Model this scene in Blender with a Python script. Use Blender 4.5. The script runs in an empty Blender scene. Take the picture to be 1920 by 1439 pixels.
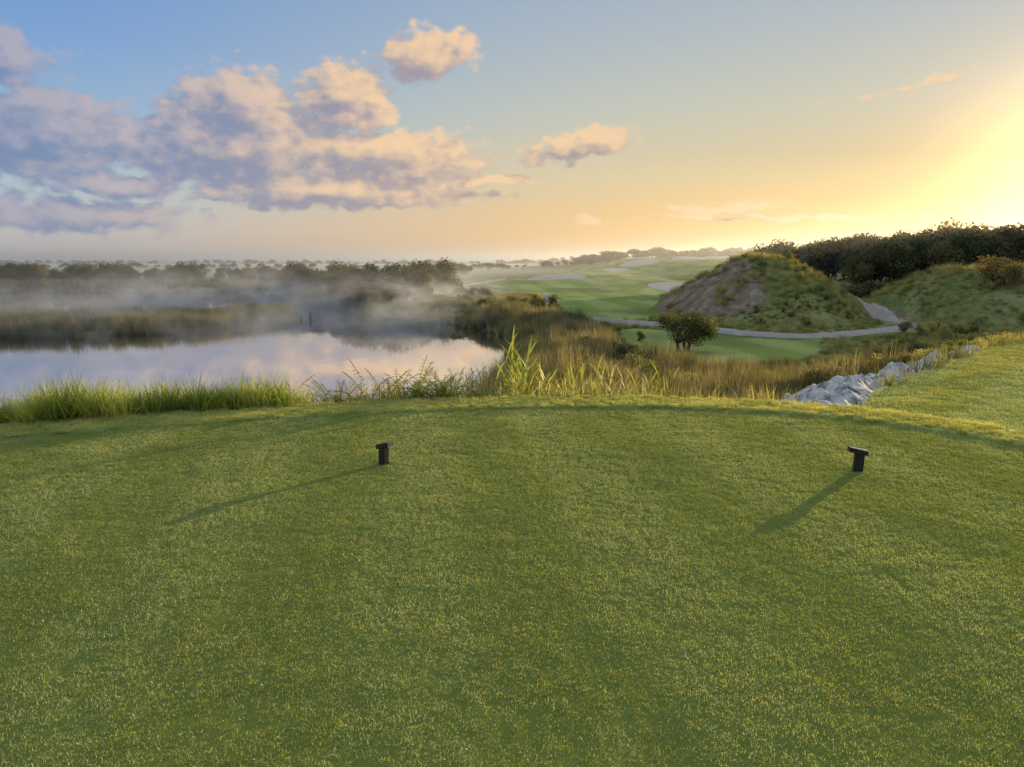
import bpy, math, numpy as np
from mathutils import Vector
rng=np.random.default_rng(7)
scene=bpy.context.scene
for a,b in (('view_transform','Standard'),('look','None')):
    try: setattr(scene.view_settings,a,b)
    except Exception: pass
scene.view_settings.exposure=0
SUN_AZ=41.0; SUN_EL=6.0
# ------------------------------------------------------------ noise / sdf
_T=np.random.default_rng(3).random((8,256,256))
def vn(x,y,s=0):
    x=np.asarray(x,float)+1000.37; y=np.asarray(y,float)+1000.71
    xi=np.floor(x).astype(int); yi=np.floor(y).astype(int)
    fx=x-xi; fy=y-yi; fx=fx*fx*(3-2*fx); fy=fy*fy*(3-2*fy)
    T=_T[s%8]; a=T[xi&255,yi&255]; b=T[(xi+1)&255,yi&255]; c=T[xi&255,(yi+1)&255]; d=T[(xi+1)&255,(yi+1)&255]
    return (a*(1-fx)+b*fx)*(1-fy)+(c*(1-fx)+d*fx)*fy
def fbm(x,y,s=0,o=4):
    r=0;a=.5;t=0
    for i in range(o):
        r=r+a*vn(x*2**i,y*2**i,s+i); t+=a; a*=.5
    return r/t
def ss(a,b,x):
    t=np.clip((x-a)/(b-a),0,1); return t*t*(3-2*t)
def sdf(P,x,y):
    P=np.array(P,float); x=np.asarray(x,float); y=np.asarray(y,float)
    d=np.full(x.shape,1e18); ins=np.zeros(x.shape,bool)
    n=len(P)
    for i in range(n):
        ax,ay=P[i]; bx,by=P[(i+1)%n]
        ex,ey=bx-ax,by-ay; wx,wy=x-ax,y-ay
        t=np.clip((wx*ex+wy*ey)/(ex*ex+ey*ey),0,1)
        d=np.minimum(d,(wx-ex*t)**2+(wy-ey*t)**2)
        c=((ay>y)!=(by>y))&(x<(bx-ax)*(y-ay)/((by-ay) if by!=ay else 1e-9)+ax)
        ins^=c
    d=np.sqrt(d); return np.where(ins,-d,d)
def chaikin(P,n=2,closed=True):
    P=[tuple(p) for p in P]
    for _ in range(n):
        Q=[]
        m=len(P)
        if not closed: Q.append(P[0])
        for i in range(m if closed else m-1):
            a=P[i];b=P[(i+1)%m]
            Q.append(tuple(.75*a[k]+.25*b[k] for k in range(len(a)))); Q.append(tuple(.25*a[k]+.75*b[k] for k in range(len(a))))
        if not closed: Q.append(P[-1])
        P=Q
    return P
TEE=chaikin([(-14,2),(-8,5.5),(-4.95,7.0),(-2.66,7.9),(-0.5,8.4),(0.9,8.5),(2.2,8.42),(3.3,8.1),(4.15,7.5),(4.85,6.6),(6.2,4.5),(7,0),(7,-9),(-14,-9)],1)
RH=[(3.2,8.3),(6.5,12.8),(8.9,15.4),(14.2,20.3),(30,31),(60,40),(60,-12),(6,-12),(5,5)]
LAKE=chaikin([(-.9,24),(-.4,31),(0,40),(.3,51),(-2.2,60),(-6.7,67),(-13.6,73),(-19,81),(-24,94),(-40,115),(-53,131),(-88,128),(-160,122),(-230,80),(-160,20),(-40,18),(-20,19),(-8,20.5),(-2,22)],1)
SPIT=chaikin([(-20.5,75),(-21,68),(-25,58),(-35,54),(-60,51),(-240,46),(-240,68),(-45,71),(-28,76)],1)
FAIR1=chaikin([(4.8,63),(10.5,58.5),(14,66),(16,82),(22,110),(36,130),(74,240),(125,350),(140,420),(50,420),(44,350),(18,215),(-1,185),(-9,160),(-6,140),(3.5,109),(7,92),(4,78)],2)
FAIR2=chaikin([(7.5,33),(12.5,34),(15.5,37),(18,43),(17,44.3),(13,46.5),(9,52),(7,50),(6.8,42)],2)
BK=((28,128,4.4,8.5),(11.5,190,7,9),(46,270,7,11),(62,264,6,9),(84,300,7,11),(33,236,4.2,6.5))
def bunk(x,y):
    d=np.full(np.shape(x),9.)
    for cx,cy,rx,ry in BK:
        d=np.minimum(d,np.sqrt(((x-cx)/rx)**2+((y-cy)/ry)**2)+.5*(fbm(x/4,y/4,2)-.5)-1)
    return d
def bunkz(x,y):
    z=0
    for cx,cy,rx,ry in BK:
        d=np.sqrt(((x-cx)/rx)**2+((y-cy)/ry)**2)
        z=z+(ry*.065)*ss(2.1,.7,d)*np.clip((y-cy)/ry,-1,1.2)
    return z
def dunes(x,y):
    n=fbm(x/4,y/4,3)-.5
    dx=x-22.3; rx=np.where(dx<0,9.2,9.3)
    d=np.sqrt((dx/rx)**2+((y-69)/12.)**2+.006)
    d1=np.clip(1.03-d+.22*n,0,2)
    p=np.where(dx<0,d1**.95,d1**.8)
    z1=5.75*np.where(p>.82,.82+(p-.82)*.5,p)
    d=np.sqrt(((x-39.5)/9.6)**2+((y-62)/11.)**2)
    z2=4.15*np.clip(1.02-d*d+.25*n,0,2)**.9
    d=np.sqrt(((x-52)/12)**2+((y-62)/12.)**2)
    z2=np.maximum(z2,3.9*np.clip(1-d*d+.2*n,0,2)**.9)
    d=np.sqrt(((x-21)/5.5)**2+((y-56)/3.)**2)
    z3=1.0*np.clip(1-d*d,0,1)
    return np.maximum(np.maximum(z1,z2),z3)
def Hh(x,y):
    x=np.asarray(x,float); y=np.asarray(y,float)
    land=-3.1+.5*(fbm(x/16,y/16,0)-.5)+.16*(fbm(x/2.2,y/2.2,1)-.5)
    ratio=x/np.maximum(y,1)
    rise=ss(95,360,y)*ss(-.06,.2,ratio)
    land=land+rise*3.5+rise*1.5*(fbm(x/45,y/45,2)-.5)
    land=land+ss(80,120,y)*ss(0,6,x)*.9*(fbm(x/14,y/22,5,3)-.5)
    land=land+ss(140,300,y)*1.0*(fbm(x/70,y/70,4)-.5)
    land=land+2.4*ss(34,60,x)*ss(72,100,y)
    land=land+bunkz(x,y)
    land=land+dunes(x,y)
    dl=sdf(LAKE,x,y); sp=sdf(SPIT,x,y); dl=dl+1.2*(fbm(x/5,y/5,5)-.5); 
    land=np.where(dl<2, np.minimum(land,-3.2)*ss(-3,2.5,dl)+(-5.3)*(1-ss(-3,2.5,dl)),land)
    land=land+(np.maximum(land,-3.8)-land)*ss(.8,-1.2,sp+1.5*(fbm(x/4,y/4,6)-.5))
    dt=sdf(TEE,x,y); a=np.exp(-np.maximum(dt-.62,0)/5.5)
    zt=land*(1-a)+a*0.01
    dr=sdf(RH,x,y); a2=np.exp(-np.maximum(dr,0)/4.2)
    zr=land*(1-a2)+a2*(-.55+.018*(x-6)+.16*(fbm(x/5,y/5,2)-.5))
    k=.25; h=np.maximum(k-np.abs(zt-zr),0)/k
    z=np.maximum(zt,zr)+h*h*k/4-.06
    z=np.where(dt<-.02,-.07,np.where(dt<.62,.012,z))
    return z
def ztee(x,y):
    return .012*(fbm(x/.42,y/.42,1,3)-.5)+.006*(vn(x/.13,y/.13,5)-.5)+.008*(fbm(x/2.5,y/2.5,3,2)-.5)
# ------------------------------------------------------------ nodes lib
def nd(t,typ,ins=None,**kw):
    n=t.nodes.new(typ)
    for k,v in kw.items(): setattr(n,k,v)
    if ins:
        for k,v in ins.items():
            if isinstance(v,bpy.types.NodeSocket): t.links.new(v,n.inputs[k])
            else: n.inputs[k].default_value=v
    return n
def mth(t,op,a,b=None,c=None,clamp=False):
    d={0:a}
    if b is not None: d[1]=b
    if c is not None: d[2]=c
    return nd(t,'ShaderNodeMath',d,operation=op,use_clamp=clamp).outputs[0]
def vm(t,op,a,b=None):
    d={0:a}
    if b is not None: d[1]=b
    n=nd(t,'ShaderNodeVectorMath',d,operation=op)
    return n.outputs['Value'] if op in('LENGTH','DOT_PRODUCT') else n.outputs[0]
def mixc(t,f,a,b,bt='MIX'):
    n=t.nodes.new('ShaderNodeMix'); n.data_type='RGBA'; n.blend_type=bt
    for k,v in ((0,f),(6,a),(7,b)):
        if isinstance(v,bpy.types.NodeSocket): t.links.new(v,n.inputs[k])
        else:
            if k and len(v)==3: v=(*v,1)
            n.inputs[k].default_value=v
    return n.outputs[2]
def mr(t,v,a,b,c=0.,d=1.,smooth=True):
    return nd(t,'ShaderNodeMapRange',{0:v,1:a,2:b,3:c,4:d},interpolation_type='SMOOTHSTEP' if smooth else 'LINEAR').outputs[0]
def noise(t,vec,scale,detail=4,rough=.55,dist=0):
    return nd(t,'ShaderNodeTexNoise',{'Vector':vec,'Scale':scale,'Detail':detail,'Roughness':rough,'Distortion':dist}).outputs['Fac']
def ramp(t,f,stops):
    n=nd(t,'ShaderNodeValToRGB',{0:f}); e=n.color_ramp.elements
    while len(e)<len(stops): e.new(.5)
    for i,(p,c) in enumerate(stops): e[i].position=p; e[i].color=(*c,1)
    return n.outputs[0]
def newmat(name):
    m=bpy.data.materials.new(name); m.use_nodes=True; m.node_tree.nodes.clear()
    return m,m.node_tree
def out(t,s,vol=None,disp=None):
    o=t.nodes.new('ShaderNodeOutputMaterial')
    if s: t.links.new(s,o.inputs[0])
    if vol: t.links.new(vol,o.inputs[1])
def stripes(t,pos,period,wob,ax=(1,0)):
    S=nd(t,'ShaderNodeSeparateXYZ',{0:pos}).outputs
    x=mth(t,'ADD',mth(t,'MULTIPLY',S[0],ax[0]),mth(t,'MULTIPLY',S[1],ax[1]))
    w=noise(t,pos,.4,2)
    s=mth(t,'SINE',mth(t,'ADD',mth(t,'MULTIPLY',x,6.283/period),mth(t,'MULTIPLY',w,wob)))
    return mr(t,s,-.7,.7)
def leafmat(name,c1,c2,c3,scale=1.5,tr=.4,gl=.06,stripe=None,tcol=(1.3,1.2,.6),rw=.35,dew=(.54,.58,.29)):
    m,t=newmat(name)
    pos=nd(t,'ShaderNodeNewGeometry').outputs['Position']
    rnd=nd(t,'ShaderNodeObjectInfo').outputs['Random']
    n1=noise(t,pos,scale,3)
    f=mth(t,'ADD',mth(t,'MULTIPLY',n1,.9),mth(t,'MULTIPLY',rnd,rw))
    f=mr(t,f,.20+.5*rw,.70+.42*rw)
    c=ramp(t,f,[(0,c1),(.5,c2),(1,c3)])
    if stripe:
        s=stripes(t,pos,stripe[0],stripe[1],stripe[2])
        c=mixc(t,mth(t,'MULTIPLY',s,stripe[3]),c,dew)
        n2=noise(t,pos,6,4,.65)
        c=mixc(t,mth(t,'MULTIPLY',mr(t,n2,.48,.68),.40),c,dew)
        c=mixc(t,mth(t,'MULTIPLY',mr(t,n2,.50,.34),.42),c,(.15,.19,.033))
        n3=noise(t,pos,.9,3)
        c=mixc(t,mth(t,'MULTIPLY',mr(t,n3,.5,.7),.25),c,(.28,.33,.055))
    d=nd(t,'ShaderNodeBsdfDiffuse',{'Color':c}).outputs[0]
    tc=mixc(t,1.,c,tcol,'MULTIPLY')
    tl=nd(t,'ShaderNodeBsdfTranslucent',{'Color':tc}).outputs[0]
    mx=nd(t,'ShaderNodeMixShader',{0:tr,1:d,2:tl}).outputs[0]
    g=nd(t,'ShaderNodeBsdfGlossy',{'Color':(.9,.9,.8,1),'Roughness':.5}).outputs[0]
    mx=nd(t,'ShaderNodeMixShader',{0:gl,1:mx,2:g}).outputs[0]
    out(t,mx); return m
def simple(name,c1,c2,scale,rough=.8,bump=.3,bs=None,lo=.3,hi=.7):
    m,t=newmat(name); pos=nd(t,'ShaderNodeNewGeometry').outputs['Position']
    f=mr(t,noise(t,pos,scale,7,.65),lo,hi); c=mixc(t,f,c1,c2)
    b=nd(t,'ShaderNodeBump',{'Height':noise(t,pos,bs or scale*3,6),'Strength':bump,'Distance':.05}).outputs[0]
    p=nd(t,'ShaderNodeBsdfPrincipled',{'Base Color':c,'Roughness':rough,'Normal':b}).outputs[0]
    out(t,p); return m
# ------------------------------------------------------------ mesh helpers
def mesh(name,V,F,mats=(),attrs=None,smooth=False,link=True,mi=None):
    me=bpy.data.meshes.new(name); V=np.asarray(V,float)
    if isinstance(F,np.ndarray):
        k=F.shape[1]; n=len(F)
        me.vertices.add(len(V)); me.vertices.foreach_set('co',V.ravel())
        me.loops.add(n*k); me.loops.foreach_set('vertex_index',F.ravel().astype(np.int32))
        me.polygons.add(n); me.polygons.foreach_set('loop_start',np.arange(0,n*k,k,dtype=np.int32))
        me.update(calc_edges=True)
    else: me.from_pydata([tuple(v) for v in V],[],F); me.update()
    if smooth: me.polygons.foreach_set('use_smooth',np.ones(len(me.polygons),bool))
    if mi is not None: me.polygons.foreach_set('material_index',np.array(mi,dtype=np.int32))
    for m in mats: me.materials.append(m)
    if attrs:
        for k,v in attrs.items():
            a=me.attributes.new(k,'FLOAT','POINT'); a.data.foreach_set('value',np.asarray(v,float))
    me.update()
    o=bpy.data.objects.new(name,me)
    if link: scene.collection.objects.link(o)
    return o
def gridmesh(name,X,Y,Z,mats,attrs=None,mask=None,smooth=True):
    ny,nx=X.shape; V=np.stack([X.ravel(),Y.ravel(),Z.ravel()],1)
    i=np.arange(ny*nx).reshape(ny,nx)
    F=np.stack([i[:-1,:-1].ravel(),i[:-1,1:].ravel(),i[1:,1:].ravel(),i[1:,:-1].ravel()],1)
    if mask is not None:
        mk=mask.ravel(); F=F[mk[F].all(1)]
        used=np.zeros(len(V),bool); used[F.ravel()]=True
        re=np.cumsum(used)-1; V=V[used]; F=re[F]
        if attrs: attrs={k:v.ravel()[used] for k,v in attrs.items()}
    elif attrs: attrs={k:v.ravel() for k,v in attrs.items()}
    return mesh(name,V,F,mats,attrs,smooth)
def coll(name,objs):
    c=bpy.data.collections.new(name)
    for o in objs: c.objects.link(o)
    return c
def scatter(name,P,rotz,scl,collection,nvar,tilt=.0,idx=None):
    P=np.asarray(P,float); n=len(P)
    me=bpy.data.meshes.new(name); me.vertices.add(n); me.vertices.foreach_set('co',P.ravel())
    r=np.stack([rng.normal(0,tilt,n) if tilt else np.zeros(n),rng.normal(0,tilt,n) if tilt else np.zeros(n),rotz],1)
    a=me.attributes.new('rot','FLOAT_VECTOR','POINT'); a.data.foreach_set('vector',r.ravel())
    s=np.asarray(scl,float)
    if s.ndim==1: s=np.stack([s,s,s],1)
    a=me.attributes.new('scl','FLOAT_VECTOR','POINT'); a.data.foreach_set('vector',s.ravel())
    a=me.attributes.new('idx','INT','POINT'); a.data.foreach_set('value',(rng.integers(0,nvar,n) if idx is None else idx).astype(np.int32))
    me.update()
    o=bpy.data.objects.new(name,me); scene.collection.objects.link(o)
    g=bpy.data.node_groups.new(name+'_gn','GeometryNodeTree')
    g.interface.new_socket('Geometry',in_out='INPUT',socket_type='NodeSocketGeometry')
    g.interface.new_socket('Geometry',in_out='OUTPUT',socket_type='NodeSocketGeometry')
    gi=g.nodes.new('NodeGroupInput'); go=g.nodes.new('NodeGroupOutput')
    ci=g.nodes.new('GeometryNodeCollectionInfo'); ci.inputs['Collection'].default_value=collection
    ci.inputs['Separate Children'].default_value=True; ci.inputs['Reset Children'].default_value=True
    ip=g.nodes.new('GeometryNodeInstanceOnPoints'); ip.inputs['Pick Instance'].default_value=True
    g.links.new(gi.outputs[0],ip.inputs['Points']); g.links.new(ci.outputs[0],ip.inputs['Instance'])
    for nm,ty,so in (('rot','FLOAT_VECTOR','Rotation'),('scl','FLOAT_VECTOR','Scale'),('idx','INT','Instance Index')):
        na=g.nodes.new('GeometryNodeInputNamedAttribute'); na.data_type=ty; na.inputs[0].default_value=nm
        g.links.new(na.outputs[0],ip.inputs[so])
    g.links.new(ip.outputs[0],go.inputs[0])
    md=o.modifiers.new('instances','NODES'); md.node_group=g
    return o
def blades(n,R,h0,h1,w,lean,droop,segs=2,seed=0):
    r=np.random.default_rng(seed)
    a=r.random(n)*6.283; rr=R*np.sqrt(r.random(n)); bx=rr*np.cos(a); by=rr*np.sin(a)
    az=r.random(n)*6.283; L=h0+(h1-h0)*r.random(n); ln=np.abs(r.normal(0,lean,n)); dr=droop*r.random(n); W=w*(.6+.8*r.random(n))
    V=[];F=[]
    ang=ln; px=bx.copy();py=by.copy();pz=np.zeros(n)
    tw=az+1.57+r.normal(0,.5,n)
    for s in range(segs+1):
        f=s/segs; ww=W*(1-f**1.6)*.5 if s<segs else W*0.02
        V.append(np.stack([px-ww*np.cos(tw),py-ww*np.sin(tw),pz],1)); V.append(np.stack([px+ww*np.cos(tw),py+ww*np.sin(tw),pz],1))
        a_=ang+dr*(f**1.3)*2; st=L/segs
        px=px+st*np.sin(a_)*np.cos(az); py=py+st*np.sin(a_)*np.sin(az); pz=pz+st*np.cos(a_)
    V=np.stack(V,1).reshape(-1,3); k=2*(segs+1)
    base=np.arange(n)*k
    F=np.concatenate([np.stack([base+2*s,base+2*s+1,base+2*s+3,base+2*s+2],1) for s in range(segs)])
    return V,F
def blade_var(name,k,mat,**kw):
    os=[]
    for i in range(k):
        V,F=blades(seed=i*13+5,**kw); os.append(mesh(name+'_blades',V,F,[mat],link=False))
    return coll(name,os)
def sample(poly,dens,cond=None,seed=0):
    r=np.random.default_rng(seed); P=np.array(poly); lo=P.min(0); hi=P.max(0)
    n=int((hi-lo).prod()*dens); x=lo[0]+(hi[0]-lo[0])*r.random(n); y=lo[1]+(hi[1]-lo[1])*r.random(n)
    m=sdf(poly,x,y)<0
    if cond is not None: m&=cond(x,y)
    return x[m],y[m]
# ------------------------------------------------------------ materials
WT=(1.5,1.32,.55)
m_turf=leafmat('turf_blades',(.25,.29,.05),(.33,.365,.07),(.43,.44,.11),1.2,.5,.10,(1.35,4.,(1,.12),.48),WT,.12)
m_collar=leafmat('collar_blades',(.41,.42,.08),(.53,.52,.12),(.68,.63,.2),1.5,.5,.12,None,WT,.2)
m_fair=leafmat('fairway_blades',(.31,.34,.06),(.43,.44,.095),(.60,.57,.16),.6,.5,.10,(1.9,2.,(.75,-.66),.6),WT,.15)
m_lush=leafmat('lush_grass',(.16,.22,.03),(.34,.40,.055),(.62,.60,.14),1.2,.58,.08)
m_rough=leafmat('rough_grass',(.17,.17,.045),(.33,.30,.09),(.56,.47,.18),.35,.5,.04)
m_reed=leafmat('reed_leaves',(.11,.10,.045),(.25,.21,.095),(.47,.37,.18),.25,.45,.03)
m_cane=leafmat('cane_leaves',(.28,.31,.05),(.43,.46,.08),(.62,.58,.18),2,.55,.08)
m_leaf=leafmat('tree_leaves',(.055,.064,.022),(.115,.115,.04),(.23,.19,.07),.5,.42,.03)
m_leafb=leafmat('brush_leaves',(.15,.16,.05),(.31,.29,.10),(.58,.48,.20),.5,.52,.03)
m_leafr=leafmat('russet_leaves',(.12,.09,.03),(.20,.145,.055),(.28,.21,.09),.8,.4,.03)
m_bark=simple('bark',(.05,.04,.03),(.11,.09,.07),3)
m_rock=simple('pale_rock',(.16,.14,.12),(.72,.64,.55),2.6,.9,.9,9,.36,.56)
m_path=simple('path_shell',(.38,.30,.23),(.52,.42,.34),.8,.9,.2,6)
m_wood=simple('dark_wood',(.012,.009,.010),(.03,.02,.02),30,.45,.15,60)
m_wood_sheen=simple('pale_top_sheen',(.09,.075,.08),(.20,.17,.17),30,.3,.15,80)  # same wood, paler: light reflected off the cap top painted in
# terrain
m_ter,t=newmat('terrain')
pos=nd(t,'ShaderNodeNewGeometry').outputs['Position']
def at(n): return nd(t,'ShaderNodeAttribute',attribute_name=n).outputs['Fac']
n1=noise(t,pos,.25,6); n2=noise(t,pos,2.5,5); n3=noise(t,pos,14,4)
rough=ramp(t,mr(t,mth(t,'ADD',mth(t,'MULTIPLY',n1,.6),mth(t,'MULTIPLY',n2,.4)),.35,.65),[(0,(.13,.14,.04)),(.5,(.24,.24,.07)),(1,(.38,.33,.14))])
wv=nd(t,'ShaderNodeTexWave',{'Vector':pos,'Scale':.05,'Distortion':5.,'Detail':2.}).outputs['Fac']
mown=mixc(t,mth(t,'MULTIPLY',mr(t,wv,.3,.7),.6),(.28,.34,.065),(.47,.47,.14))
mown=mixc(t,mth(t,'MULTIPLY',mr(t,noise(t,vm(t,'MULTIPLY',pos,(1,.5,1)),.09,5),.46,.6),.75),mown,(.17,.20,.05))
c=mixc(t,mr(t,mth(t,'ADD',at('mow'),mth(t,'MULTIPLY',mth(t,'SUBTRACT',n2,.5),.8)),-.15,.15),rough,mown)
sp_=vm(t,'MULTIPLY',pos,(.9,.9,.35)); ns=noise(t,sp_,1.2,6,.65)
soil=ramp(t,ns,[(.3,(.14,.088,.05)),(.5,(.28,.19,.115)),(.7,(.46,.34,.225))])
sm=mr(t,mth(t,'ADD',at('soil'),mth(t,'MULTIPLY',mth(t,'SUBTRACT',noise(t,pos,.7,6,.7),.5),2.2)),.42,.62)
c=mixc(t,sm,c,soil)
c=mixc(t,mr(t,at('bunker'),.04,-.04),c,(.60,.51,.40))
mud=mixc(t,n2,(.05,.045,.03),(.09,.08,.05))
z=nd(t,'ShaderNodeSeparateXYZ',{0:pos}).outputs[2]
c=mixc(t,mr(t,z,-3.6,-3.95),c,mud)
bh=mth(t,'ADD',mth(t,'MULTIPLY',n1,1.5),mth(t,'MULTIPLY',n3,.3))
bp=nd(t,'ShaderNodeBump',{'Height':bh,'Strength':.4,'Distance':.12}).outputs[0]
out(t,nd(t,'ShaderNodeBsdfPrincipled',{'Base Color':c,'Roughness':.95,'Normal':bp,'Specular IOR Level':.1}).outputs[0])
m_tee,t=newmat('tee_soil')
pos=nd(t,'ShaderNodeNewGeometry').outputs['Position']
c=mixc(t,noise(t,pos,60,3),(.14,.17,.03),(.25,.28,.06))
out(t,nd(t,'ShaderNodeBsdfDiffuse',{'Color':c}).outputs[0])
# ------------------------------------------------------------ terrain sheet
def axis(lo,hi,fn):
    a=[0.]
    while a[-1]<hi: a.append(a[-1]+fn(a[-1]))
    b=[0.]
    while b[-1]>lo: b.append(b[-1]-fn(b[-1]))
    return np.array(b[::-1][:-1]+a)
def sx(v):
    v=abs(v)
    return .11 if v<6 else (.11+.0075*(v-6) if v<45 else .4+.03*(v-45))
def sy(v):
    if v<0: return .4+.08*abs(v)
    if v<6: return .3
    if v<12: return .11
    if v<95: return .11+.0042*(v-12)
    return .46+.018*(v-95)
xs=axis(-3000,3000,sx); ys=axis(-40,4000,sy)
X,Y=np.meshgrid(xs,ys); Z=Hh(X,Y)
mow=np.maximum(-sdf(TEE,X,Y)+.6,np.maximum(-sdf(RH,X,Y),np.maximum(-sdf(FAIR1,X,Y),-sdf(FAIR2,X,Y))))
mow=np.where(sdf(RH,X,Y)<.4,1.,mow)
soil=ss(1.05,.5,np.sqrt(((X-16.6)/6.2)**2+((Y-64)/9)**2))*(dunes(X,Y)>.25)*ss(22.6,20.5,X)
soil=np.maximum(soil,ss(1.0,.3,np.sqrt(((X-29.8)/2.0)**2+((Y-58)/6)**2)))
gridmesh('terrain',X,Y,Z,[m_ter],{'mow':np.clip(mow,-5,5),'soil':soil,'bunker':bunk(X,Y)})
# tee sheet
tx,ty=np.meshgrid(np.arange(-9,7.3,.045),np.arange(-1.5,8.7,.045))
gridmesh('tee_box_ground',tx,ty,ztee(tx,ty)-.004,[m_tee],mask=sdf(TEE,tx,ty)<.04)
# ------------------------------------------------------------ water
m_w,t=newmat('lake_water'); pos=nd(t,'ShaderNodeNewGeometry').outputs['Position']
sc=vm(t,'MULTIPLY',pos,(1,.5,1))
b=nd(t,'ShaderNodeBump',{'Height':noise(t,sc,.9,3),'Strength':.05,'Distance':.1}).outputs[0]
fr=nd(t,'ShaderNodeFresnel',{'IOR':1.33,'Normal':b}).outputs[0]
fr=mr(t,fr,.02,.38,.06,.94,False)
wd=nd(t,'ShaderNodeBsdfDiffuse',{'Color':(.05,.055,.05,1)}).outputs[0]
wg=nd(t,'ShaderNodeBsdfGlossy',{'Color':(.97,.93,.92,1),'Roughness':.03,'Normal':b}).outputs[0]
out(t,nd(t,'ShaderNodeMixShader',{0:fr,1:wd,2:wg}).outputs[0])
mesh('lake_water',[(-260,15,-4),(12,15,-4),(12,150,-4),(-260,150,-4)],[(0,1,2,3)],[m_w])
# ------------------------------------------------------------ path ribbons
def ribbon(name,pts,w,mat,dz=.05,step=.6,nw=5,rag=.15,bumpz=0):
    P=np.array(chaikin(pts,3,False)); seg=np.r_[0,np.cumsum(np.hypot(*np.diff(P,axis=0).T))]
    s=np.arange(0,seg[-1],step); x=np.interp(s,seg,P[:,0]); y=np.interp(s,seg,P[:,1])
    wd=s/seg[-1]; W=np.array([w(q) for q in wd]) if callable(w) else np.full(len(s),w)
    tx=np.gradient(x); ty=np.gradient(y); L=np.hypot(tx,ty); nx=-ty/L; ny=tx/L
    u=np.linspace(-.5,.5,nw)
    WW=W[:,None]*(1+rag*(fbm(s[:,None]/1.5+u[None]*2,s[:,None]*0+3.,2)-.5)*2)
    X=x[:,None]+nx[:,None]*u*WW; Y=y[:,None]+ny[:,None]*u*WW
    Z=Hh(X,Y)+dz*(1-(np.abs(u)*2)**6*1.6)
    if bumpz: Z=Z+bumpz*(1-(np.abs(u)*2)**4)*(np.abs(fbm(X/.6,Y/.6,4,5)-.5)*4+.5*fbm(X/.22,Y/.22,1))
    return gridmesh(name,X,Y,Z,[mat],smooth=not bumpz)
PATH=[(-2,190),(-8.6,150),(-9.2,128),(-1.7,115),(4.5,104),(5.4,89),(1.6,72),(4.4,61.5),(9.8,56.5),(13.3,49.5),(16.3,46.2),(18.5,45.6),(22.5,47.3),(26.5,50.5),(29.2,54),(30.2,59),(30.6,68)]
ribbon('cart_path',PATH,lambda q:2.0-1.0*max(0,(q-.86)/.14),m_path,.14,.5)
ribbon('pale_rock_outcrop',[(3.6,10.9),(4.6,13.0),(6.3,15.8),(8.4,18.0),(11.6,20.3),(13,21.2)],lambda q:3.2-2.0*q,m_rock,.16,.07,44,.5,.26)
# ------------------------------------------------------------ tee turf
c_turf=blade_var('turf_tuft',5,m_turf,n=46,R=.036,h0=.006,h1=.013,w=.0027,lean=.78,droop=.45)
g=.05
gx,gy=np.meshgrid(np.arange(-8.5,7.2,g),np.arange(1.3,8.6,g)); gx=(gx+rng.uniform(-g/2,g/2,gx.shape)).ravel(); gy=(gy+rng.uniform(-g/2,g/2,gy.shape)).ravel()
k=(sdf(TEE,gx,gy)<.0)&(np.abs(gx)<.78*gy+1.1); gx=gx[k];gy=gy[k]
scl=(.78+.5*vn(gx/.22,gy/.22,2))*rng.uniform(.85,1.2,len(gx))
scatter('tee_box_turf',np.stack([gx,gy,ztee(gx,gy)],1),rng.random(len(gx))*6.28,scl,c_turf,5)
c_col=blade_var('collar_tuft',4,m_collar,n=60,R=.05,h0=.02,h1=.045,w=.005,lean=.5,droop=.6)
x,y=sample([(-14,-2),(12,-2),(12,11),(-14,11)],330,lambda x,y:(sdf(TEE,x,y)>0)&(sdf(TEE,x,y)<.62+.25*(fbm(x*1.3,y*1.3)-.4))&(np.abs(x)<.85*y+1.5),1)
scatter('tee_collar_grass',np.stack([x,y,Hh(x,y)-.003],1),rng.random(len(x))*6.28,rng.uniform(.6,1.15,len(x)),c_col,4)
c_fa=blade_var('fairway_tuft',4,m_fair,n=60,R=.10,h0=.012,h1=.028,w=.006,lean=.7,droop=.5)
x,y=sample(RH,75,lambda x,y:(sdf(TEE,x,y)>.5)&(y<30)&(x<.95*y+2)&(y>3),2)
scatter('fairway_grass',np.stack([x,y,Hh(x,y)-.003],1),rng.random(len(x))*6.28,rng.uniform(.8,1.6,len(x))*(1+.02*y),c_fa,4)
# ------------------------------------------------------------ bank grasses
c_lush=blade_var('bank_tuft',4,m_lush,n=120,R=.11,h0=.18,h1=.54,w=.011,lean=.30,droop=1.0,segs=5)
x,y=sample([(-13,4),(-1.6,4),(-1.6,13),(-13,13)],38,lambda x,y:(sdf(TEE,x,y)>.64)&(sdf(TEE,x,y)<3.0)&((sdf(TEE,x,y)>.95)|(fbm(x*1.2,y*1.2,5)>.42))&((x<-2.6)|(fbm(x*2,y*2,3)>.55)),3)
h=.45+1.5*fbm(x/.5,y/.5,4)*ss(-1.5,-3.2,x)
scatter('bank_grass',np.stack([x,y,Hh(x,y)-.02],1),rng.random(len(x))*6.28,h,c_lush,4,.12)
c_ro=blade_var('rough_tuft',4,m_rough,n=70,R=.22,h0=.12,h1=.42,w=.014,lean=.35,droop=.7,segs=3)
def roughc(x,y): 
    return (sdf(TEE,x,y)>.75)&(sdf(RH,x,y)>.15)&(Hh(x,y)>-3.95)&(sdf(FAIR1,x,y)>.4)&(sdf(FAIR2,x,y)>.3)&(np.abs(x)<.85*y+4)
def soilf(x,y): return (np.sqrt(((x-16.6)/6.2)**2+((y-64)/9)**2)+.8*(fbm(x/2,y/2,4)-.5)<.74)&(dunes(x,y)>.3)&(x<21.5)&(fbm(x,y,6)<.60)
Pth=np.array(chaikin(PATH,2,False))
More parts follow.
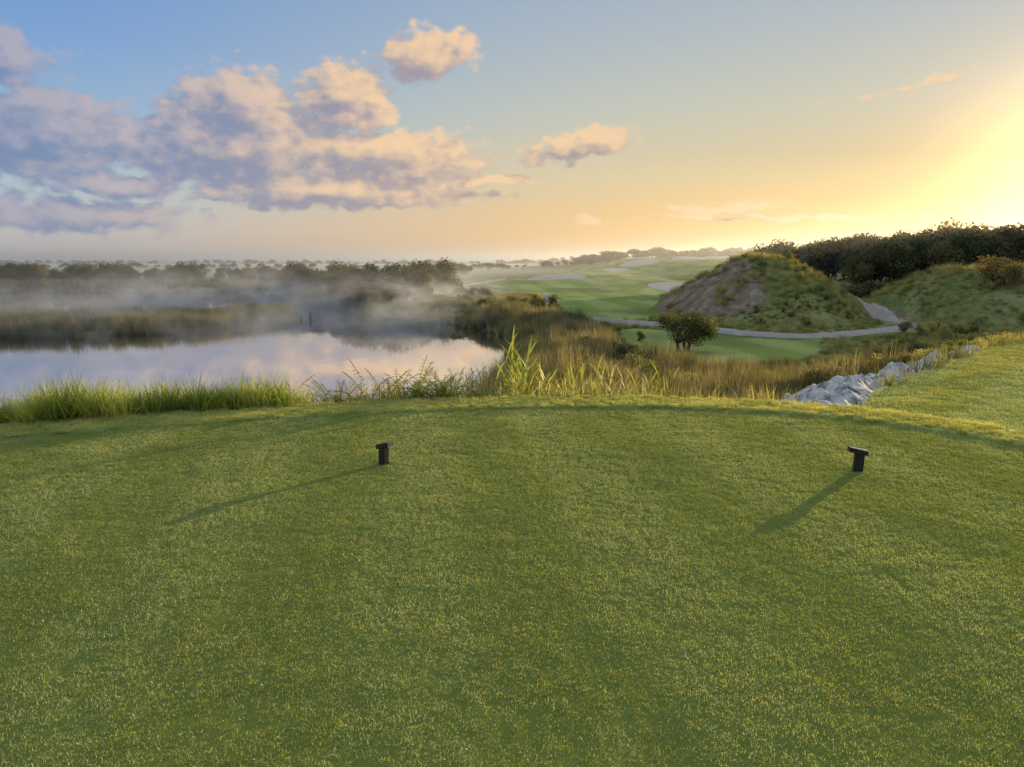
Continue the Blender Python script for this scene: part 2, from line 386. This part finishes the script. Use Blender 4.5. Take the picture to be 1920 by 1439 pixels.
def offpath(x,y,w=1.35):
    d=np.full(len(x),99.)
    for i in range(len(Pth)-1):
        a=Pth[i];e=Pth[i+1]-a; t_=np.clip(((x-a[0])*e[0]+(y-a[1])*e[1])/(e@e),0,1)
        d=np.minimum(d,np.hypot(x-a[0]-e[0]*t_,y-a[1]-e[1]*t_))
    return d>w
RK=chaikin([(2.4,11.4),(4.4,10.6),(8.5,15.4),(13.8,20.4),(12.5,22),(6.5,18.4)],1)
x,y=sample([(-12,8),(60,8),(60,50),(-12,50)],6,lambda x,y:roughc(x,y)&offpath(x,y,1.7)&(sdf(RK,x,y)>0),4)
x2,y2=sample([(-14,50),(70,50),(70,100),(-14,100)],4.0,lambda x,y:roughc(x,y)&offpath(x,y,1.5)&~soilf(x,y),5)
x=np.r_[x,x2]; y=np.r_[y,y2]
s=rng.uniform(.7,1.5,len(x))*(1+.004*y)*np.where((x>6)&(y>26)&(y<60),.6,1.)
scatter('rough_grass',np.stack([x,y,Hh(x,y)-.02],1),rng.random(len(x))*6.28,s,c_ro,4,.1)
# reeds
c_re=blade_var('reed_clump',5,m_reed,n=80,R=.38,h0=.7,h1=1.75,w=.03,lean=.15,droop=.4,segs=3)
REED=[(-1.2,15),(-.9,26),(-.4,40),(.1,52),(-2.3,60),(-7,67),(-12,74),(-6,78),(1,69),(2.5,60),(5,54),(5.5,44),(5.2,34),(9,29),(12,26),(12,22.5),(6.8,19),(3.4,14.4),(1.4,12.6)]
x,y=sample(REED,5,lambda x,y:(Hh(x,y)>-4.3)&offpath(x,y)&(fbm(x/3,y/3,3)>.33)&(sdf(RK,x,y)>.2),6)
s=(.5+.8*fbm(x/2.5,y/2.5,6))*rng.uniform(.75,1.1,len(x))*np.where(y>55,.8,1.)*(1-.36*ss(2.5,5,x)*ss(34,28,y))
x2,y2=sample(SPIT,2.6,lambda x,y:(Hh(x,y)>-4.4)&(x>-85)&(fbm(x/3,y/3,3)>.3),7)
s2=rng.uniform(.65,.95,len(x2))
x3,y3=sample([(-30,70),(-10,72),(-14,84),(-40,125),(-55,140),(-130,140),(-130,126),(-88,128),(-53,131),(-40,115),(-24,94),(-19,81)],1.4,lambda x,y:(Hh(x,y)>-4.3),8)
s3=rng.uniform(.7,1.1,len(x3))
scatter('reeds',np.stack([np.r_[x,x2,x3],np.r_[y,y2,y3],Hh(np.r_[x,x2,x3],np.r_[y,y2,y3])-.05],1),rng.random(len(x)+len(x2)+len(x3))*6.28,np.r_[s,s2,s3],c_re,5,.05)
# ------------------------------------------------------------ trees / shrubs
def tube(V,F,a,b,ra,rb,k=6):
    a=Vector(a);b=Vector(b);d=(b-a).normalized(); u=d.orthogonal().normalized(); w=d.cross(u); s=len(V)
    for p,r in((a,ra),(b,rb)):
        for i in range(k):
            q=i*6.2832/k; V.append(tuple(p+u*math.cos(q)*r+w*math.sin(q)*r))
    for i in range(k): F.append((s+i,s+(i+1)%k,s+k+(i+1)%k,s+k+i))
def treemesh(name,seed,H=5,Rc=2.4,trunk=1.,nl=1800,ls=.18,mat=None,flat=.8,nlobe=12,link=False,multi=1,lob0=.26,lob1=.46):
    r=np.random.default_rng(seed); V=[];F=[]; 
    lob=[]
    ch=(H-trunk)/2; cz=trunk+ch
    for i in range(nlobe):
        q=r.random()*6.283; rad=Rc*.68*math.sqrt(r.random()); zz=cz+ch*.62*r.uniform(-1,1)*math.sqrt(max(.05,1-(rad/Rc)**2))
        lob.append((rad*math.cos(q),rad*math.sin(q),zz,Rc*r.uniform(lob0,lob1)))
    for s_ in range(multi):
        bx=r.normal(0,.12*Rc) if multi>1 else 0; by=r.normal(0,.12*Rc) if multi>1 else 0
        tp=(bx*2+r.normal(0,.1),by*2+r.normal(0,.1),trunk+ch*.5); mid=((bx+tp[0])/2+r.normal(0,.08),(by+tp[1])/2,tp[2]*.5)
        tube(V,F,(bx,by,-.2),mid,.045*Rc+.03,.035*Rc+.02); tube(V,F,mid,tp,.035*Rc+.02,.02*Rc+.01)
        for l in lob[s_::multi]:
            b0=tuple(mid[k]+(tp[k]-mid[k])*r.random() for k in range(3))
            tube(V,F,b0,l[:3],.018*Rc+.01,.006*Rc,5)
    nb=len(F); L=np.array(lob)
    w=L[:,3]**2; ci=r.choice(len(L),nl,p=w/w.sum())
    d=r.normal(size=(nl,3)); d/=np.linalg.norm(d,axis=1)[:,None]; rr=L[ci,3]*(r.random(nl)**.45)*(1+.25*r.random(nl)); 
    C=L[ci,:3]+d*rr[:,None]*np.array([1,1,flat])
    C[:,2]=np.maximum(C[:,2],.05)
    n=d+r.normal(0,.7,(nl,3)); n/=np.linalg.norm(n,axis=1)[:,None]
    u=np.cross(n,r.normal(size=(nl,3))); u/=np.linalg.norm(u,axis=1)[:,None]; v=np.cross(n,u)
    s=ls*r.uniform(.5,1.2,nl)[:,None]
    Q=np.stack([C-u*s*.6,C-v*s*.35+n*s*.1,C+u*s*.6,C+v*s*.35+n*s*.1],1).reshape(-1,3)
    V0=len(V); Vn=np.vstack([np.array(V),Q]); Fq=np.array(F)
    Fl=(V0+np.arange(nl*4)).reshape(-1,4)
    return mesh(name,Vn,np.vstack([Fq,Fl]),[m_bark,mat or m_leaf],link=link,mi=[0]*nb+[1]*nl)
c_tree=coll('tree_variants',[treemesh('tree_variant',20+i,H=4.6+.5*(i%3),Rc=2.3+.3*(i%3),trunk=.1,nl=3000,ls=.28,nlobe=20,multi=2,lob0=.2,lob1=.42) for i in range(6)])
c_shr=coll('shrub_variants',[treemesh('shrub_variant',40+i,H=1.6,Rc=1.0,trunk=.05,nl=1500,ls=.10,mat=m_leafb,nlobe=16,multi=4,lob0=.18,lob1=.38) for i in range(4)])
c_shd=coll('dark_shrub_variants',[treemesh('dark_shrub_variant',50+i,H=1.6,Rc=1.0,trunk=.05,nl=1500,ls=.12,mat=m_leaf,nlobe=14,multi=4,lob0=.2,lob1=.42) for i in range(4)])
def place(name,x,y,s,c,n,dz=-.1,idx=None):
    x=np.asarray(x,float);y=np.asarray(y,float)
    return scatter(name,np.stack([x,y,Hh(x,y)+dz],1),rng.random(len(x))*6.28,s,c,n,.04,idx)
def band(p0,p1,w,n,s0,s1,seed):
    r=np.random.default_rng(seed); t_=r.random(n); x=p0[0]+(p1[0]-p0[0])*t_+r.normal(0,w*.3,n); y=p0[1]+(p1[1]-p0[1])*t_+r.normal(0,w,n)
    return x,y,s0+(s1-s0)*r.random(n)
B=[band((42,128),(66,112),4,54,1.1,1.5,1),band((60,112),(125,100),5,90,1.15,1.65,2),band((64,97),(110,85),4,44,1.,1.4,3),band((46,100),(80,92),3,44,.85,1.3,33),
   band((-36,112),(-24,106),3,16,.5,.95,4),band((-24,98),(-11,90),3,18,.55,.95,5),band((-14,95),(-9,108),2,6,.7,.95,15),
   band((-125,152),(-60,142),4,64,.45,.95,6),band((-66,165),(-30,140),5,26,.3,.7,7),
   band((-260,230),(-60,200),14,150,.3,.8,8),band((-52,260),(-14,245),4,30,.4,.85,9),band((-400,420),(60,380),24,240,.3,.75,10),
   band((36,400),(125,380),8,70,.7,1.15,11),band((-700,800),(200,750),30,260,.5,1.1,12),band((130,420),(330,330),10,60,1,1.5,13)]
x=np.concatenate([b[0] for b in B]);y=np.concatenate([b[1] for b in B]);s=np.concatenate([b[2] for b in B])
s=np.stack([s*(1+.5*(y>180)),s*(1+.5*(y>180)),s],1)
k=Hh(x,y)>-3.9
place('tree_line',x[k],y[k],s[k],c_tree,6)
B=[band((-22,85),(-9,78),3,30,.8,1.5,21),band((-9,78),(0,70),2.5,22,.5,1.0,22),band((-4,90),(2,76),2,14,.4,.8,23),band((-9,110),(-3,96),3,16,.5,1.,24),
   band((3,52),(7,42),2,20,.4,.8,25),band((1.5,42),(6,30),1.8,22,.5,.85,26),band((26,84),(34,78),3,22,1.1,2.0,27),band((-110,138),(-50,134),2,40,.6,1.2,28),
   band((36,86),(70,80),3,40,.9,1.8,30)]
x=np.concatenate([b[0] for b in B]);y=np.concatenate([b[1] for b in B]);s=np.concatenate([b[2] for b in B])
k=(Hh(x,y)>-3.9)&offpath(x,y,2.); place('dark_scrub',x[k],y[k],s[k],c_shd,4)
B=[band((9,21),(16,25.5),.7,40,.35,.62,31),band((16,25.5),(28,33),1.2,56,.4,.75,32),band((6,22),(12,27),1.5,12,.25,.45,33),band((2,62),(6,58.5),.6,8,.3,.5,34),
   band((18,53),(26,56),1.5,16,.3,.6,35),band((18,34),(28,40),2.2,44,.35,.6,36),band((24,66),(29,72),2,10,.35,.7,37),band((3,36),(5.5,24),1.5,24,.4,.75,38),band((2.2,13),(5,18),.8,12,.2,.35,39),
   band((20,58),(27,60),2,12,.3,.6,40),band((34,56),(48,55),3,18,.3,.6,41),band((25,45),(30,49),1.2,20,.4,.7,42)]
x=np.concatenate([b[0] for b in B]);y=np.concatenate([b[1] for b in B]);s=np.concatenate([b[2] for b in B])
k=offpath(x,y,1.6)&(sdf(RK,x,y)>.2)&(sdf(RH,x,y)>.3); place('brush',x[k],y[k],s[k],c_shr,4,-.05)
def lone(name,x,y,dz=-.05,**kw):
    o=treemesh(name,link=True,**kw); o.location=(x,y,float(Hh(np.array([x]),np.array([y]))[0])+dz); return o
m_mix=leafmat('rusty_green_leaves',(.08,.085,.025),(.17,.15,.05),(.32,.22,.10),1.2,.45,.03)
lone('broadleaf_tree',9.1,38.6,seed=3,H=2.5,Rc=1.95,trunk=.15,nl=5200,ls=.11,mat=m_mix,nlobe=26,multi=3,lob0=.16,lob1=.32)
lone('broadleaf_tree',2.7,60,seed=4,H=2.4,Rc=1.5,trunk=.1,nl=2600,ls=.13,mat=m_leaf,nlobe=14,multi=2,lob0=.2,lob1=.4)
lone('round_shrub',37.0,56.0,seed=5,H=2.5,Rc=1.95,trunk=.1,nl=3600,ls=.15,mat=m_leafr,nlobe=16,multi=3)
# ------------------------------------------------------------ weeds & canes on bank
def ribbonleaf(V,F,p,az,el,L,W,droop,seg=6):
    p=Vector(p); s=len(V); side=Vector((-math.sin(az),math.cos(az),0))
    for i in range(seg+1):
        f=i/seg; w=W*.5*math.sin(math.pi*min(1,(f*.85+.13)))*(1 if i<seg else .05)
        V.append(tuple(p-side*w)); V.append(tuple(p+side*w))
        a=el-droop*f*f*1.6
        p=p+Vector((math.cos(az)*math.cos(a),math.sin(az)*math.cos(a),math.sin(a)))*(L/seg)
    for i in range(seg): F.append((s+2*i,s+2*i+1,s+2*i+3,s+2*i+2))
def cane(seed,H):
    r=np.random.default_rng(seed); V=[];F=[]
    for st in range(5):
        bx,by=r.normal(0,.09,2); az0=r.random()*6.28; ln=r.uniform(.02,.16); h=H*r.uniform(.6,1)
        p=np.array([bx,by,0.]); k=9
        for i in range(k):
            q=p+np.array([math.cos(az0)*ln*h/k*(1+i*.2),math.sin(az0)*ln*h/k*(1+i*.2),h*.72/k])
            tube(V,F,p,q,.008*(1-.08*i),.008*(1-.08*(i+1)),5)
            if i>0: ribbonleaf(V,F,q,r.random()*6.28,r.uniform(.95,1.35),h*r.uniform(.28,.5),.028,r.uniform(.2,1.2))
            p=q
    return mesh('cane',V,F,[m_cane],link=False)
def weed(seed,H):
    r=np.random.default_rng(seed); V=[];F=[]
    for st in range(7):
        az=r.random()*6.28; el=r.uniform(1.1,1.5); L=H*r.uniform(.6,1.1); k=16; p=Vector((r.normal(0,.05),r.normal(0,.05),0)); dr=r.uniform(.4,1.4)
        for i in range(k):
            f=i/k; a=el-dr*f*f*1.2
            q=p+Vector((math.cos(az)*math.cos(a),math.sin(az)*math.cos(a),math.sin(a)))*(L/k)
            tube(V,F,p,q,.004,.0035,4)
            if f>.2:
                for sgn in(-1,1):
                    ribbonleaf(V,F,q,az+sgn*r.uniform(.9,1.4),r.uniform(-.1,.5),.12*(1.15-f)*r.uniform(.7,1.2),.02,.6,3)
            p=q
    return mesh('weed',V,F,[m_cane if seed%2 else m_lush],link=False)
c_cane=coll('cane_variants',[cane(60+i,1.35) for i in range(4)])
c_weed=coll('weed_variants',[weed(70+i,.62) for i in range(5)])
r=np.random.default_rng(9)
cx=np.array([.12,.18,.0,.22,.55,.75,.95,1.15,1.4,1.7,1.95,.35,.85,1.3,-.2,1.6]); cy=np.array([9.9,10.1,10.2,9.8,10.0,10.3,9.9,10.2,10.0,10.2,9.9,10.6,10.7,10.6,10.6,10.8])
cs=np.array([1.08,.95,.66,.64,.68,.56,.78,.62,.78,.66,.64,.56,.66,.62,.5,.62])
place('cane_plants',cx,cy,cs,c_cane,4,-.03)
wx=np.concatenate([r.uniform(-2.9,-.3,60),r.uniform(-.3,3.4,30)]); wy=np.concatenate([r.uniform(9.0,9.7,60),r.uniform(9.2,9.8,30)])
ws=np.concatenate([r.uniform(.6,1.15,60),r.uniform(.35,.6,30)])
wx=np.r_[wx,-1.75,-1.55,-1.3,-.95]; wy=np.r_[wy,9.4,9.5,9.35,9.5]; ws=np.r_[ws,1.5,1.45,1.55,1.3]
k=sdf(TEE,wx,wy)>.72
place('bank_weeds',wx[k],wy[k],ws[k],c_weed,5,-.02)
# ------------------------------------------------------------ stumps in the water
import bmesh
def box(name,parent,size,loc,rot,mat,bev=.004):
    bm=bmesh.new(); bmesh.ops.create_cube(bm,size=1)
    bmesh.ops.scale(bm,vec=size,verts=bm.verts); bmesh.ops.bevel(bm,geom=bm.edges[:],offset=bev,segments=2,affect='EDGES')
    me=bpy.data.meshes.new(name); bm.to_mesh(me); bm.free(); me.materials.append(mat)
    o=bpy.data.objects.new(name,me); scene.collection.objects.link(o); o.location=loc; o.rotation_euler=rot
    if parent: o.parent=parent
    return o
for (px,py,h) in ((-19.8,72.5,.75),(-20.4,71.5,.5)):
    V=[];F=[]; tube(V,F,(0,0,-1),(.06,.02,h*.6),.12,.10,7); tube(V,F,(.06,.02,h*.6),(.03,0,h),.10,.04,7); tube(V,F,(.06,.02,h*.5),(.3,.1,h*.8),.04,.01,5)
    o=mesh('dead_tree_stump',V,F,[m_bark]); o.location=(px,py,-4)
# ------------------------------------------------------------ tee markers
def marker(x,y,rz,tilt,off):
    e=bpy.data.objects.new('tee_marker',None); scene.collection.objects.link(e)
    e.location=(x,y,float(ztee(np.array([x]),np.array([y]))[0])); e.rotation_euler=(0,0,rz)
    box('post',e,(.070,.058,.155),(0.0,0,.067),(0,.04,0),m_wood)
    box('cap',e,(.150,.072,.034),(off,0,.163),(0,tilt,0),m_wood)
    box('cap_top_sheen',e,(.144,.066,.006),(off+.019*math.sin(tilt),0,.163+.0195*math.cos(tilt)),(0,tilt,0),m_wood_sheen,.002)  # thin added layer carrying the painted reflection on the cap top
marker(-1.08,6.04,math.radians(-36),-.30,.012); marker(2.82,5.83,math.radians(-8),.20,-.012)
# ------------------------------------------------------------ mist & haze
def vbox(name,lo,hi,mat):
    (a,b,c),(d,e,f)=lo,hi
    return mesh(name,[(a,b,c),(d,b,c),(d,e,c),(a,e,c),(a,b,f),(d,b,f),(d,e,f),(a,e,f)],[(0,3,2,1),(4,5,6,7),(0,1,5,4),(1,2,6,5),(2,3,7,6),(3,0,4,7)],[mat])
m_hz,t=newmat('haze_air')
out(t,None,nd(t,'ShaderNodeVolumeScatter',{'Color':(1,.92,.84,1),'Density':.0012,'Anisotropy':.68}).outputs[0])
vbox('haze',(-1600,88,-8),(1600,2600,14),m_hz)
m_fb,t=newmat('fog_bank_air')
out(t,None,nd(t,'ShaderNodeVolumeScatter',{'Color':(1,.94,.89,1),'Density':.0042,'Anisotropy':.4}).outputs[0])
vbox('fog_bank',(-700,185,-7),(60,700,-1.4),m_fb)
m_ms,t=newmat('mist_air')
pos=nd(t,'ShaderNodeNewGeometry').outputs['Position']; S=nd(t,'ShaderNodeSeparateXYZ',{0:pos}).outputs
v=vm(t,'MULTIPLY',pos,(.15,.09,.24)); nz=noise(t,v,1.,4,.66,.9)
hf=mth(t,'POWER',mr(t,S[2],1.8,-4.2,0,1,False),1.6)
d=mth(t,'MULTIPLY',mr(t,nz,.43,.70),hf)
far=mth(t,'MULTIPLY',mr(t,S[1],40,68),mr(t,S[0],1.5,-11))
far=mth(t,'MULTIPLY',far,mr(t,S[1],125,98,.08,1))
far=mth(t,'MULTIPLY',far,mr(t,S[0],-62,-28,.18,1))
d=mth(t,'MULTIPLY',mth(t,'MULTIPLY',d,far),.20)
out(t,None,nd(t,'ShaderNodeVolumeScatter',{'Color':(1,.93,.86,1),'Density':d,'Anisotropy':.5}).outputs[0])
try: m_ms.cycles.volume_step_rate=.5
except Exception as e: print(e)
vbox('mist',(-110,42,-3.98),(2,150,1.9),m_ms)
# ------------------------------------------------------------ sky
w=bpy.data.worlds.new('World'); scene.world=w; w.use_nodes=True; t=w.node_tree; t.nodes.clear()
def srgb(r,g,b): return tuple(((c/255)/12.92 if c/255<.04045 else ((c/255+.055)/1.055)**2.4) for c in(r,g,b))
gen=nd(t,'ShaderNodeTexCoord').outputs['Generated']; D=vm(t,'NORMALIZE',gen); s=nd(t,'ShaderNodeSeparateXYZ',{0:D}).outputs
az=mth(t,'MULTIPLY',mth(t,'ARCTAN2',s[0],s[1]),57.2958); el=mth(t,'MULTIPLY',mth(t,'ARCSINE',s[2]),57.2958)
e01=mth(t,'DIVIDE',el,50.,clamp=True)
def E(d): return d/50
cool=ramp(t,e01,[(0,srgb(202,186,178)),(E(2),srgb(198,196,194)),(E(5),srgb(178,197,206)),(E(9),srgb(152,184,214)),(E(14),srgb(126,165,214)),(E(20),srgb(108,151,208)),(E(34),srgb(120,158,206)),(1,srgb(182,196,214))])  # top stop of both ramps: unseen zenith brightened to add ambient light
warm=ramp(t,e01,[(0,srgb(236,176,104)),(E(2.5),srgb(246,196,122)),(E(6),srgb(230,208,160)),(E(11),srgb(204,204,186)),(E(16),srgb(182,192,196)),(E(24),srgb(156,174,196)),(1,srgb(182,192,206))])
def dirv(a,e):
    a=math.radians(a);e=math.radians(e); return (math.sin(a)*math.cos(e),math.cos(a)*math.cos(e),math.sin(e))
sd=dirv(SUN_AZ,SUN_EL)
cs_=vm(t,'DOT_PRODUCT',D,dirv(SUN_AZ-3,2.8))
f=mr(t,cs_,.30,1.0)
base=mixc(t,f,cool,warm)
gl=mth(t,'POWER',mth(t,'MAXIMUM',cs_,0.),170.); gl2=mth(t,'POWER',mth(t,'MAXIMUM',cs_,0.),32.)
base=mixc(t,1.,base,mixc(t,gl,(0,0,0),(2.4,1.4,.45)),'ADD')
base=mixc(t,1.,base,mixc(t,gl2,(0,0,0),(.13,.045,.0)),'ADD')
# cloud density group
G=bpy.data.node_groups.new('cloud_density','ShaderNodeTree')
G.interface.new_socket('P',in_out='INPUT',socket_type='NodeSocketVector'); G.interface.new_socket('Dens',in_out='OUTPUT',socket_type='NodeSocketFloat')
gi=G.nodes.new('NodeGroupInput'); go=G.nodes.new('NodeGroupOutput'); P0=gi.outputs[0]
nv=nd(G,'ShaderNodeTexNoise',{'Vector':vm(G,'MULTIPLY',P0,(.3,.45,1)),'Scale':1.,'Detail':2.}).outputs['Color']
off=vm(G,'MULTIPLY',vm(G,'SUBTRACT',nv,(.5,.5,.5)),(2.6,1.5,0)); P1=vm(G,'ADD',P0,off)
CL=[(-19.5,7.8,8.4,3.0,0,1.25),(-19.3,10.3,3.8,2.6,0,1.25),(-12.2,11.2,3.6,2.2,0,1.15),(-9.6,7.4,7.4,2.1,0,1.15),(-6.0,14.3,3.6,1.7,.25,1.),(4.9,8.4,4.0,1.0,.2,1.1),(-1.6,5.9,3.4,.55,.05,1.),
    (-13.5,5.1,12,1.4,0,1.15),(-32.0,7.9,6.2,3.3,0,1.1),(-33,12.4,3.0,1.2,0,.9),(-31,2.8,9,1.1,0,.95),(5.6,3.05,1.1,.5,0,.9),(16,3.8,4.5,.45,.05,.9),(19.5,3.0,9.,.25,0,.75),(26.2,11.2,4.2,.25,.12,.42),(-28,5.0,5,1.0,0,.85),
    (52,9,9,2.4,0,.8),(-60,10,12,3.,0,.9)]
cur=None
for (a,e,ra,re,rot,wt) in CL:
    q=vm(G,'SUBTRACT',P1,(a,e,0))
    if rot: q=nd(G,'ShaderNodeVectorRotate',{'Vector':q,'Angle':-rot},rotation_type='Z_AXIS').outputs[0]
    q=vm(G,'LENGTH',vm(G,'MULTIPLY',q,(1/ra,1/re,0)))
    v_=mth(G,'MULTIPLY',mth(G,'SUBTRACT',1.3,q),wt)
    cur=v_ if cur is None else nd(G,'ShaderNodeMath',{0:cur,1:v_,2:.25},operation='SMOOTH_MAX').outputs[0]
cur=mth(G,'MAXIMUM',cur,-1.)
na=noise(G,vm(G,'MULTIPLY',P0,(.5,.8,1)),1.,9,.62)
vo=nd(G,'ShaderNodeTexVoronoi',{'Vector':vm(G,'ADD',vm(G,'MULTIPLY',P0,(.7,1.0,1)),vm(G,'MULTIPLY',nv,(1.5,1.5,0))),'Scale':1.2,'Smoothness':.5},feature='SMOOTH_F1').outputs['Distance']
dn=mth(G,'ADD',mth(G,'MULTIPLY',mth(G,'SUBTRACT',na,.5),1.65),mth(G,'MULTIPLY',mth(G,'SUBTRACT',.5,vo),.65))
G.links.new(mth(G,'ADD',cur,dn),go.inputs[0])
Pc=nd(t,'ShaderNodeCombineXYZ',{0:az,1:el,2:0.}).outputs[0]
def cd(P):
    n=t.nodes.new('ShaderNodeGroup'); n.node_tree=G; t.links.new(P,n.inputs[0]); return n.outputs[0]
d0=cd(Pc); d1=cd(vm(t,'ADD',Pc,(1.0,1.0,0)))
alpha=mr(t,d0,.08,.55)
lit=mth(t,'SUBTRACT',mth(t,'SUBTRACT',d0,d1),mth(t,'MULTIPLY',mr(t,d0,.6,1.8),.34))
lit=mr(t,lit,-.6,.75)
dark=mixc(t,mr(t,az,-32,0),srgb(120,140,178),srgb(170,156,162))
litc=mixc(t,mr(t,az,-34,-8),srgb(178,174,190),srgb(250,212,170))
cc=mixc(t,lit,dark,litc)
edge=mr(t,d0,.7,.15); cc=mixc(t,mth(t,'MULTIPLY',edge,.3),cc,base)
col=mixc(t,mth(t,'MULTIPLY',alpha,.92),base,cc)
low=mr(t,el,-1.,0.); col=mixc(t,low,srgb(120,115,95),col)
sky=nd(t,'ShaderNodeTexSky',sky_type='NISHITA'); sky.sun_disc=False; sky.sun_elevation=math.radians(SUN_EL); sky.sun_rotation=math.radians(SUN_AZ)
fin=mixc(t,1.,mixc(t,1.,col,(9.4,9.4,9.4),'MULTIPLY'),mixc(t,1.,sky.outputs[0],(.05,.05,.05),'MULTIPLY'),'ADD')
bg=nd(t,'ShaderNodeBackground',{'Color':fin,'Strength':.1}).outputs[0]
o=t.nodes.new('ShaderNodeOutputWorld'); t.links.new(bg,o.inputs[0])
# ------------------------------------------------------------ sun
L=bpy.data.lights.new('sun','SUN'); L.energy=5; L.angle=math.radians(.5); L.color=(1,.82,.53)
lo=bpy.data.objects.new('sun',L); scene.collection.objects.link(lo)
lo.rotation_euler=Vector((-sd[0],-sd[1],-sd[2])).to_track_quat('-Z','Y').to_euler()
# ------------------------------------------------------------ camera
cam=bpy.data.cameras.new('camera'); co=bpy.data.objects.new('camera',cam); scene.collection.objects.link(co)
cam.sensor_width=36; cam.lens=26.0; cam.clip_end=8000; cam.clip_start=.05
co.location=(0,0,1.7); co.rotation_euler=(math.radians(80.5),0,0)
scene.camera=co
print('instances turf',len(gx))
